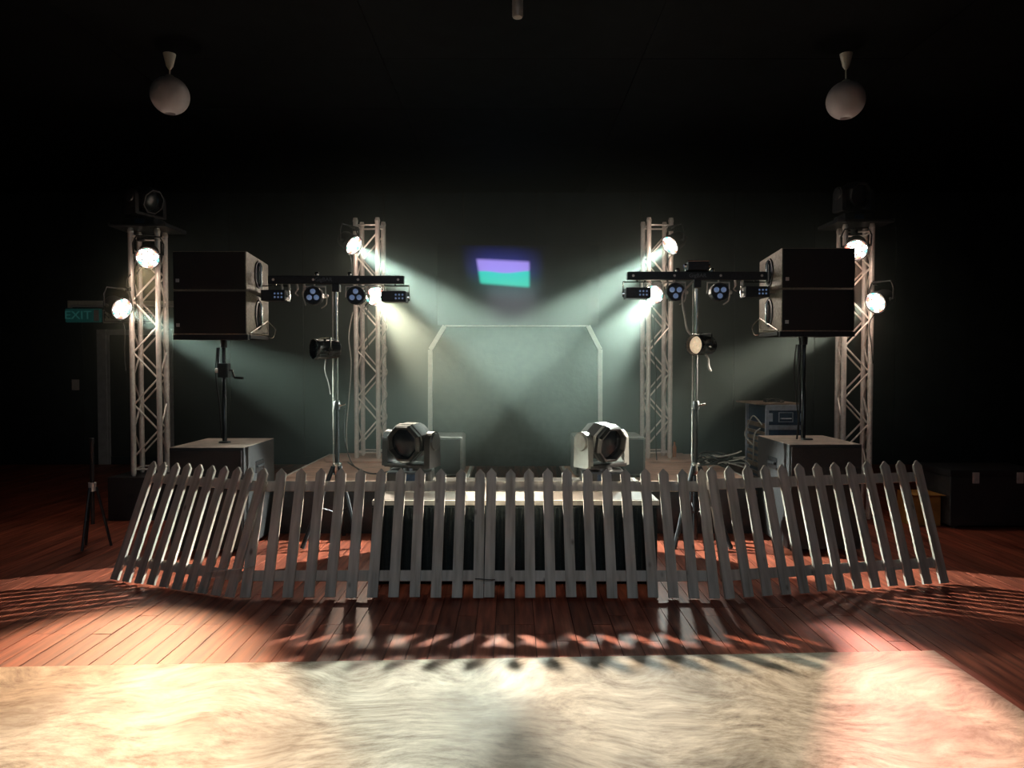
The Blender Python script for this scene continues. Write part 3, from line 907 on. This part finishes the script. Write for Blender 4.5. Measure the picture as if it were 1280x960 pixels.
def effect_bar(x0, x1, Y, zc, label, slots, txt_x):
    t = thing('light_bar', ((x0 + x1) / 2, Y, zc), label, 'light bar', 'effect light bars')
    hx = (x1 - x0) / 2
    MB().box(-hx, hx, -.03, .03, -.034, .034, .006).build('crossbar', BLACKM, t)
    for q in (-.92, -.33, .33, .92):
        MB().lathe([(.011, 0), (.009, .004)], 12, T(q * hx, -.03, 0) @ Matrix.Rotation(PI / 2, 4, 'X')).build('screw', ALU, t)
    text('lettering', 'GigBAR', .045, (txt_x, -.032, 0), mat('grey_print', (.16, .18, .20), .5), t)
    MB().box(-.03, .03, -.035, .035, -.10, -.034, .004).build('pole_socket', BLACKM, t)
    for kind, px, zo, rot in slots:
        x = px - (x0 + x1) / 2
        if kind == 'box':
            fx = MB().box(-.10, .10, -.075, .075, -.045, .045, .006, T(x, 0, zo)).build('derby_light', BLACKM, t)
            y = MB()
            y.tube([(x - .115, 0, zo - .03), (x - .115, 0, -.05), (x + .115, 0, -.05), (x + .115, 0, zo - .03)], .007, 6)
            y.tube([(x, 0, -.05), (x, 0, -.034)], .008, 6)
            y.build('yoke', CHROME, fx)
            for s in (-1, 1):
                MB().lathe([(.012, 0), (.01, .02)], 8, T(x + s * .102, 0, zo) @ Matrix.Rotation(s * PI / 2, 4, 'Y')).build('knob', CHROME, fx)
            for i in range(3):
                for j in range(2):
                    MB().lathe([(.009, 0), (.006, .006)], 8, T(x + .015 + i * .028, -.074, zo - .016 + j * .03) @ Matrix.Rotation(PI / 2, 4, 'X')).build('lens', PALEBLUE, fx)
        elif kind == 'par':
            R90 = T(x, -.02, zo) @ Matrix.Rotation(PI / 2, 4, 'X')
            fx = MB().lathe([(.05, -.09), (.075, -.05), (.078, .03), (.074, .045), (.068, .045), (.066, .03)], 14, R90).build('wash_light', BLACKM, t, False)
            for i in range(3):
                a = rot + i * 2 * PI / 3
                MB().lathe([(.022, .03), (.022, .038), (.012, .044), (.001, .045)], 14, R90 @ T(.034 * math.cos(a), .034 * math.sin(a), 0)).build('lens', PALEBLUE, fx, True)
            y = MB()
            y.tube([(x - .092, 0, zo - .01), (x - .092, 0, -.055), (x + .092, 0, -.055), (x + .092, 0, zo - .01)], .008, 6)
            y.tube([(x, 0, -.055), (x, 0, -.034)], .008, 6)
            y.build('yoke', WHITEP, fx)
            MB().lathe([(.02, 0), (.018, .02), (.01, .03)], 10, T(x + .085, 0, zo) @ Matrix.Rotation(PI / 2, 4, 'Y')).build('knob', WHITEP, fx)
            MB().tube(smoothpts([(x + .10, .01, zo - .02), (x + .09, .02, zo - .07), (x + .05, .03, zo - .10)]), .006, 6).build('cable_tail', GREYC, fx, True)
        elif kind == 'plug':
            MB().tube(smoothpts([(x, 0, -.034), (x + .004, -.002, -.08), (x - .012, 0, -.11), (x + .012, 0, zo)]), [.010] * 7 + [.006] * 12, 6).build('cable_tail', GREYC, t, True)
        elif kind == 'top':
            fx = MB().box(-.085, .085, -.06, .06, .045, .115, .006, T(x, 0, 0)).build('laser_box', BLACKM, t)
            y = MB()
            y.tube([(x - .10, 0, .09), (x - .10, 0, .040), (x + .10, 0, .040), (x + .10, 0, .09)], .007, 6)
            y.tube([(x - .09, -.06, .118), (x + .09, -.06, .118)], .004, 6)
            y.build('yoke', CHROME, fx)
            for s in (-1, 1):
                MB().lathe([(.018, 0), (.016, .02)], 10, T(x + s * .088, 0, .085) @ Matrix.Rotation(s * PI / 2, 4, 'Y')).build('knob', CHROME, fx)
        elif kind == 'nub':
            MB().lathe([(.018, .03), (.02, .05), (.014, .065)], 10, T(x, 0, 0)).build('bolt', CHROME, t)


YS = 6.18
b0, b1 = P(336, 350, YS), P(505, 350, YS)
tripod(P(421, 500, YS).x, YS, P(421, 357, YS).z - .0, 'tripod stand carrying the left light bar', 1)
X = lambda px: P(px, 350, YS).x
zlo = P(0, 370, YS).z - b0.z
effect_bar(b0.x, b1.x, YS, b0.z, 'black light bar with four small fixtures left of centre', [
    ('box', X(337) + .05, zlo, 0), ('par', X(393), zlo, PI / 2), ('par', X(446), zlo, PI / 2), ('box', X(494), zlo - .01, 0),
    ('plug', X(352), zlo - .02, 0), ('plug', X(361), zlo + .02, 0), ('plug', X(371), zlo + .0, 0), ('plug', X(380), zlo - .08, 0),
    ('nub', X(396), 0, 0), ('nub', X(437), 0, 0)], -.10)
b0, b1 = P(784, 345, YS), P(958, 345, YS)
X = lambda px: P(px, 345, YS).x
tripod(X(871), YS, P(871, 351, YS).z - .0, 'tripod stand carrying the right light bar', 1)
zlo = P(0, 367, YS).z - b0.z
effect_bar(b0.x, b1.x, YS, b0.z, 'black light bar with five small fixtures right of centre', [
    ('box', X(796), zlo, 0), ('par', X(843), zlo + .01, -PI / 2), ('par', X(898), zlo + .01, -PI / 2), ('box', X(957) - .09, zlo + .01, 0),
    ('plug', X(919), zlo + .02, 0), ('plug', X(928), zlo + .0, 0), ('top', X(871), 0, 0), ('nub', X(847), 0, 0), ('nub', X(890), 0, 0)], .0)


# unlit spotlight clamped half way up each stand
def clamped_spot(px, py, yaw, label, lens_m, side):
    c = P(px, py, YS)
    t = thing('clamped_spotlight', (c.x, YS - .13, c.z), label, 'spotlight', 'unlit spotlights clamped on the tripods')
    M = Matrix.Rotation(yaw, 4, 'Z') @ Matrix.Rotation(PI / 2, 4, 'X')      # local z -> towards -y, turned by yaw
    MB().lathe([(.045, -.13), (.072, -.11), (.080, -.03), (.082, .07), (.086, .075), (.086, .10), (.078, .10), (.074, .06), (.001, .06)], 22, M).build('can', BLACKG, t, True)
    MB().lathe([(.072, .062), (.05, .068), (.001, .07)], 22, M).build('lens_panel', lens_m, t, True)
    le = MB()
    for k in range(7):
        r = 0 if k == 0 else .045
        le.lathe([(.017, .064), (.015, .074), (.001, .078)], 10, M @ T(r * math.cos(k * PI / 3), r * math.sin(k * PI / 3), 0))
    le.build('lens_cluster', lens_m, t, True, 'stuff')
    MB().tube([M @ Vector(p) for p in ((-.10, 0, 0), (-.10, .09, 0), (.10, .09, 0), (.10, 0, 0))], .008, 6).build('yoke', CHROME, t)
    for s in (-1, 1):
        MB().lathe([(.02, 0), (.018, .02)], 10, M @ T(s * .085, 0, 0) @ Matrix.Rotation(s * PI / 2, 4, 'Y')).build('knob', CHROME, t)
    MB().tube([M @ Vector((0, .09, 0)), Vector((P(421 if side < 0 else 871, 400, YS).x - c.x, .13, .07))], .014, 8).build('clamp', BLACKM, t)
    return t


clamped_spot(411, 437, math.radians(-50), 'unlit spotlight half way up the left tripod stand', DARKLENS, -1)
WARML = mat('warm_white_lens_plate', (.85, .70, .52), .35, 0, (40, .15), emit=(1, .75, .5), strength=.25)  # lens plate carries a faint warm glow of its own
clamped_spot(872, 432, math.radians(-52), 'unlit spotlight with a faint glow put into its cream face half way up the right tripod stand', WARML, 1)

# ================================================================== TRAYS AND HEADS ON THE OUTER TRUSSES
for (tx, z, X_, p, a, k) in ((xoL, 2.80, 'left', 1.2, 1.9, 0), (xoR, 2.84, 'right', .25, 1.75, 1)):
    t_ = thing('truss_tray', (tx, TO, z), 'flat black tray bolted on top of the outer %s truss' % X_, 'tray', 'trays on the outer trusses')
    MB().box(-.27, .27, -.22, .24, .001, .019, .003).build('plate', BLACKM, t_)
    for s in (-1, 1):
        MB().box(s * .262 - .008, s * .262 + .008, -.22, .24, .019, .035).build('edge_lip', BLACKM, t_)
    moving_head((tx - .02, TO + .0, z + .021), .86, p, a, 'dark moving head light on the tray above the outer %s truss' % X_, 0, BLACKM, BLACKM, 'dark moving heads on the trays')

# ================================================================== RACK ON THE RIGHT
Yr = 7.05
rx0, rx1 = P(957, 540, Yr).x, P(1006, 540, Yr).x
zr = P(957, 506, Yr).z
t_ = thing('equipment_rack', ((rx0 + rx1) / 2, Yr, 0), 'blue black flight case rack with open side behind the right subwoofer', 'rack')
hx = (rx1 - rx0) / 2; D = .62
zmid = P(957, 549, Yr).z
MB().box(-hx + .03, hx, .0, D, zmid, zr - .01, .004).build('case_body', CASEB, t_)
MB().box(-hx + .03, hx, .0, D, .03, zmid - .01, .004).build('lower_case_body', CASEB, t_)
h = zr - zmid
for (z0, z1) in ((zr - .055, zr - .012), (zmid + .09, zmid + .135)):
    MB().box(-hx + .02, hx + .004, -.008, .02, z0, z1, .003).build('edge_strip', ALUE, t_)
MB().box(-hx, hx + .006, -.01, D, zr - .012, zr, .003).build('lid_edge', ALUE, t_)
for x in (-hx - .0, ):
    for yq in (-.005, D - .03):
        MB().box(x, x + .03, yq, yq + .03, .03, zr - .01, .003).build('corner_post', ALUE, t_)
bf = MB().box(-.07, .07, -.014, -.0, zmid + .165, zmid + .26, .004).build('handle_dish', CASEB, t_)
for (a, b, c, d) in ((-.07, .07, .165, .172), (-.07, .07, .253, .26), (-.07, -.062, .172, .253), (.062, .07, .172, .253)):
    MB().box(a, b, -.018, -.012, zmid + c, zmid + d).build('dish_rim', ALUE, bf)
MB().tube([(-.05, -.016, zmid + .20), (-.045, -.032, zmid + .20), (.045, -.032, zmid + .20), (.05, -.016, zmid + .20)], .006, 6).build('handle', ALUE, bf)
for x in (-hx + .045, hx - .03):
    MB().box(x - .018, x + .018, -.016, 0, zmid + .17, zmid + .25, .004).build('latch', ALUE, t_)
for k in range(13):
    z = .06 + k * .068
    if z > zr - .18 and k % 2: continue
    MB().box(-hx + .012, -hx + .031, .03, D - .03, z, z + .045 - (k % 3) * .008, .002).build('rack_unit', GEAR, t_)
for k in range(4):
    MB().lathe([(.03, 0), (.03, .03)], 10, T((-hx + .05) if k % 2 else hx - .05, .08 if k < 2 else D - .08, .001)).build('foot', RUBBER, t_)
MB().tube(smoothpts([(-hx - .002, .1, zr - .2), (-hx - .05, .2, zr - .12), (-hx - .03, .4, zr - .2), (-hx - .04, .5, zr - .34), (-hx - .02, .3, zr - .42)]), .006, 6).build('patch_cable', GREYC, t_, True)
MB().tube(smoothpts([(-hx - .0, .15, zr - .24), (-hx - .06, .14, zr - .3), (-hx - .05, .2, zr - .5), (-hx - .02, .3, zr - .6)]), .007, 6).build('patch_cable', GREYC, t_, True)
# lid resting on top with odds and ends
t2 = thing('case_lid', ((rx0 + rx1) / 2, Yr, zr + .001), 'thin lid lying askew on top of the equipment rack', 'lid', None, (0, 0, .05))
MB().box(-hx - .10, hx - .03, .0, .55, .0, .014, .003).build('panel', GEAR, t2)
MB().tube(smoothpts([(-.15, .1, .022), (-.05, .2, .05), (.03, .12, .03), (-.02, .05, .022), (-.1, .2, .03), (.05, .25, .022)]), .006, 6).build('cable', RUBBER, t2, True)
MB().box(-.10, -.02, .2, .3, .014, .045, .004).build('adapter', BLACKM, t2)

# ================================================================== CABLES
def cable(name, pts, r, m, label, group=None, n=6):
    o = MB().tube(smoothpts(pts, n), r, 6).build(name, m, None, True)
    return tag(o, label, 'cable', group)


def coil(center, R, turns, r, m, label, seed):
    rnd = random.Random(seed)
    pts = []
    N = int(turns * 9)
    for k in range(N):
        a = 2 * PI * k / 9
        rr = R * rnd.uniform(.7, 1.15)
        pts.append(Vector(center) + Vector((rr * math.cos(a), rr * .8 * math.sin(a), r + .01 + rnd.uniform(0, .05) + .17 * k / N * rnd.uniform(.4, 1))))
    o = MB().tube(smoothpts(pts, 4), r, 6).build('cable_coil', m, None, True)
    return tag(o, label, 'cable')


c = F(890, 588, SZ)
coil((c.x, c.y, SZ), .17, 6, .009, RUBBER, 'tangled black cable coil on the right deck beside the tripod', 3)
c = F(905, 588, SZ)
coil((c.x + .03, c.y, SZ), .20, 3, .007, GREYC, 'pale cable loops spilling over the right deck edge', 5)
cable('deck_cable', [F(432, 576, SZ + .01), F(452, 588, SZ + .01), F(470, 592, SZ + .01), F(500, 586, SZ + .01)], .007, RUBBER, 'black cable lying across the left deck')
p = P(437, 430, 7.86)
cable('hanging_cable', [P(441, 390, 7.84), P(436, 420, 7.84), P(439, 455, 7.84), P(436, 500, 7.84), P(433, 540, 7.84), F(435, 571, SZ + .03)], .006, GREYC, 'pale cable hanging beside the inner left truss', 'cables on the trusses')
cable('hanging_cable', [P(818, 395, 7.84), P(817, 430, 7.84), P(820, 470, 7.84), P(819, 520, 7.84), P(820, 560, 7.84), F(821, 575, SZ + .03)], .006, RUBBER, 'dark cable hanging down the middle of the inner right truss', 'cables on the trusses')
cable('wrapped_cable', [P(485, 385, 7.86)] + [P(481 + (3 if k % 2 else -3), 395 + k * 14, 7.86 + (.0 if k % 2 else .04)) for k in range(12)], .006, GREYC, 'pale cable wound down the right chord of the inner left truss', 'cables on the trusses')
cable('wrapped_cable', [P(1085 + (3 if k % 2 else -2), 545 + k * 9, 7.04 + (.0 if k % 2 else .03)) for k in range(12)], .008, GREYC, 'pale cable wound round the foot of the outer right truss', 'cables on the trusses')
cable('wrapped_cable', [P(163, 343, 7.03), P(158, 352, 7.0), P(162, 365, 7.02), P(168, 392, 7.02), P(174, 400, 7.02)], .006, RUBBER, 'black cable looped on the outer left truss between its spotlights', 'cables on the trusses')
cable('hanging_cable', [P(408, 446, 6.1), P(406, 462, 6.1), P(411, 480, 6.1), P(413, 493, 6.1)], .004, GREYC, 'thin cable dangling from the unlit left spotlight')
cable('hanging_cable', [P(880, 441, 6.1), P(885, 448, 6.1), P(886, 458, 6.1), P(889, 464, 6.1)], .009, GREYC, 'thick pale cable end dangling from the unlit right spotlight')
cable('hanging_cable', [P(431, 600 - 90, 6.3), P(430, 540, 6.3), P(433, 560, 6.32), P(440, 579, 6.6), F(452, 590, SZ + .01)], .005, RUBBER, 'thin black cable from the left tripod to the deck')
cable('hanging_cable', [P(999, 421, 6.12), P(1001, 440, 6.1), P(998, 470, 6.1), P(1000, 500, 6.1), P(998, 530, 6.1), P(996, 549, 6.1)], .008, RUBBER, 'black cable hanging along the right speaker pole')
cable('stand_cable', [P(866, 352, 6.13), P(855, 364, 6.10), P(853, 376, 6.10), P(856, 395, 6.09), P(859, 412, 6.10), P(866, 420, 6.10)], .009, GREYC, 'thick pale cable from the right light bar down to the unlit spotlight')
t_ = thing('bottle', F(843, 574, SZ), 'small orange brown upright bottle on the right deck', 'bottle')
MB().lathe([(.02, .001), (.022, .01), (.022, .13), (.010, .16), (.010, .19)], 14).build('body', mat('amber_glass', (.55, .16, .04), .2, 0, (20, .1)), t_, True)
MB().lathe([(.012, .19), (.012, .205)], 12).build('cap', BLACKM, t_)

# ================================================================== PICKET FENCE
PL, PWD, PT = .85, .066, .018


def picket_mesh():
    hw = PWD / 2
    return MB().prism([(-hw, 0), (hw, 0), (hw, PL - .036), (.002, PL), (-.002, PL), (-hw, PL - .036)], -PT, 0, 'y').mesh('picket', PICKET)


pk = picket_mesh()


def fence(A, B, n, label, lean=.35, extra=None):
    """panel between floor points A and B (x, y), pickets n, leaning away from the camera"""
    A = Vector((*A, 0)); B = Vector((*B, 0))
    u = (B - A); L = u.length; u.normalize()
    lean_a = math.asin(lean / PL)
    ang = math.atan2(u.y, u.x)
    t = thing('picket_fence_panel', A + Vector((0, 0, .006)), label, 'fence', 'leaning picket fence panels', (0, 0, 0))
    M = Matrix.Rotation(ang, 4, 'Z') @ Matrix.Rotation(-lean_a, 4, 'X')
    t.matrix_world = Matrix.Translation(A + Vector((0, 0, .008))) @ M
    for k in range(n):
        x = L * k / (n - 1)
        o = put('picket', pk, t, T(x, random.uniform(-.001, .001), random.uniform(-.004, .004)) @ Matrix.Rotation(random.uniform(-.008, .008), 4, 'Y'))
    for z in (.105, .698):
        MB().box(-.03, L + .03, .001, .021, z, z + .068, .002).build('rail', PICKET, t)
    return t


fence((-2.74, 5.05), (-1.80, 4.66), 10, 'leftmost picket fence panel, turned back towards the left subwoofer', .34)
fence((-1.70, 4.66), (-.215, 4.66), 12, 'picket fence panel left of centre, in front of the left tripod')
fence((-.145, 4.655), (1.29, 4.655), 12, 'picket fence panel right of centre, in front of the riser')
fence((1.385, 4.655), (2.94, 4.98), 13, 'rightmost picket fence panel, in front of the right subwoofer', .28)
# wire ties
cable('wire_tie', [P(258, 716, 4.72), P(275, 713, 4.6), P(300, 711, 4.62), P(318, 707, 4.7)], .003, GREYC, 'pale wire tying the two left fence panels together')
t_ = MB().tube(smoothpts([(-.235, 4.66, .13), (-.20, 4.64, .135), (-.14, 4.64, .13), (-.11, 4.68, .12)]), .003, 6).build('wire_tie', RUBBER, None, True)
tag(t_, 'black wire tying the two middle fence panels together', 'cable')

# ================================================================== DARK CLUTTER AT THE RIGHT AND LEFT EDGES
c = F(1200, 668)
t_ = thing('stacked_case', (c.x + .45, c.y + .2, 0), 'dark storage case against the gloom right of the fence', 'case')
MB().box(-.42, .42, 0, .5, .03, .48, .01).build('body', BLACKP, t_)
MB().box(-.43, .43, -.01, .51, .48, .54, .008).build('lid', BLACKM, t_)
for s in (-1, 1):
    MB().box(s * .2 - .03, s * .2 + .03, -.018, -.008, .42, .52, .003).build('latch', ALU, t_)
    for q in (.06, .44): MB().lathe([(.025, 0), (.025, .032)], 10, T(s * .35, q, .001)).build('foot', RUBBER, t_)
c2 = (c.x - .12, c.y + .45)
t_ = thing('cardboard_box', (c2[0], c2[1], 0), 'small open amber cardboard box left of the dark storage case', 'box')
MB().box(-.14, .14, -.12, .12, .002, .30, .004).build('carton', AMBER, t_)
MB().box(-.14, .14, -.20, -.12, .295, .30, 0, Matrix.Identity(4)).build('flap', AMBER, t_)
c = F(133, 700)
t_ = thing('folded_stand', (c.x - .3, c.y + .35, 0), 'folded dark stand leaning in the shadow left of the fence', 'stand')
for k in range(3):
    a = 2 * PI * k / 3 + .4
    MB().tube([(.03 * math.cos(a), .03 * math.sin(a), .5), (.13 * math.cos(a), .13 * math.sin(a), .012)], .011, 8).build('leg', BLACKM, t_, True)
MB().lathe([(.016, .2), (.016, .85), (.02, .86), (.02, .9)], 12).build('pole', BLACKM, t_, True)
MB().lathe([(.03, .47), (.03, .54)], 12).build('hub', ALU, t_, True)

# ================================================================== HAZE FROM THE FOG MACHINE, hanging over the stage
m = bpy.data.materials.new('stage_haze'); m.use_nodes = True
t = m.node_tree
t.nodes.remove(t.nodes['Principled BSDF'])
v = t.nodes.new('ShaderNodeVolumeScatter')
v.inputs['Color'].default_value = (.78, .97, .88, 1)
v.inputs['Anisotropy'].default_value = .0
tc = t.nodes.new('ShaderNodeTexCoord')
# density falls off smoothly from the middle of the stage
mp = t.nodes.new('ShaderNodeMapping'); mp.inputs['Scale'].default_value = (1 / 6.2, 1 / 2.95, 1 / 2.6)
t.links.new(tc.outputs['Object'], mp.inputs[0])
ln = t.nodes.new('ShaderNodeVectorMath'); ln.operation = 'LENGTH'
t.links.new(mp.outputs[0], ln.inputs[0])
mr = t.nodes.new('ShaderNodeMapRange'); mr.interpolation_type = 'SMOOTHSTEP'
mr.inputs[1].default_value = 0; mr.inputs[2].default_value = 1; mr.inputs[3].default_value = .135; mr.inputs[4].default_value = 0
t.links.new(ln.outputs['Value'], mr.inputs[0]); t.links.new(mr.outputs[0], v.inputs['Density'])
t.links.new(v.outputs[0], t.nodes['Material Output'].inputs['Volume'])
hz = MB().box(-6.2, 6.2, -2.9, 2.6, -1.45, 2.3).build('haze', m)
hz.location = (0, 8.15, 1.6)
hz['kind'] = 'stuff'
tag(hz, 'greenish haze hanging over the stage, thickest in front of the backdrop frame', 'haze')
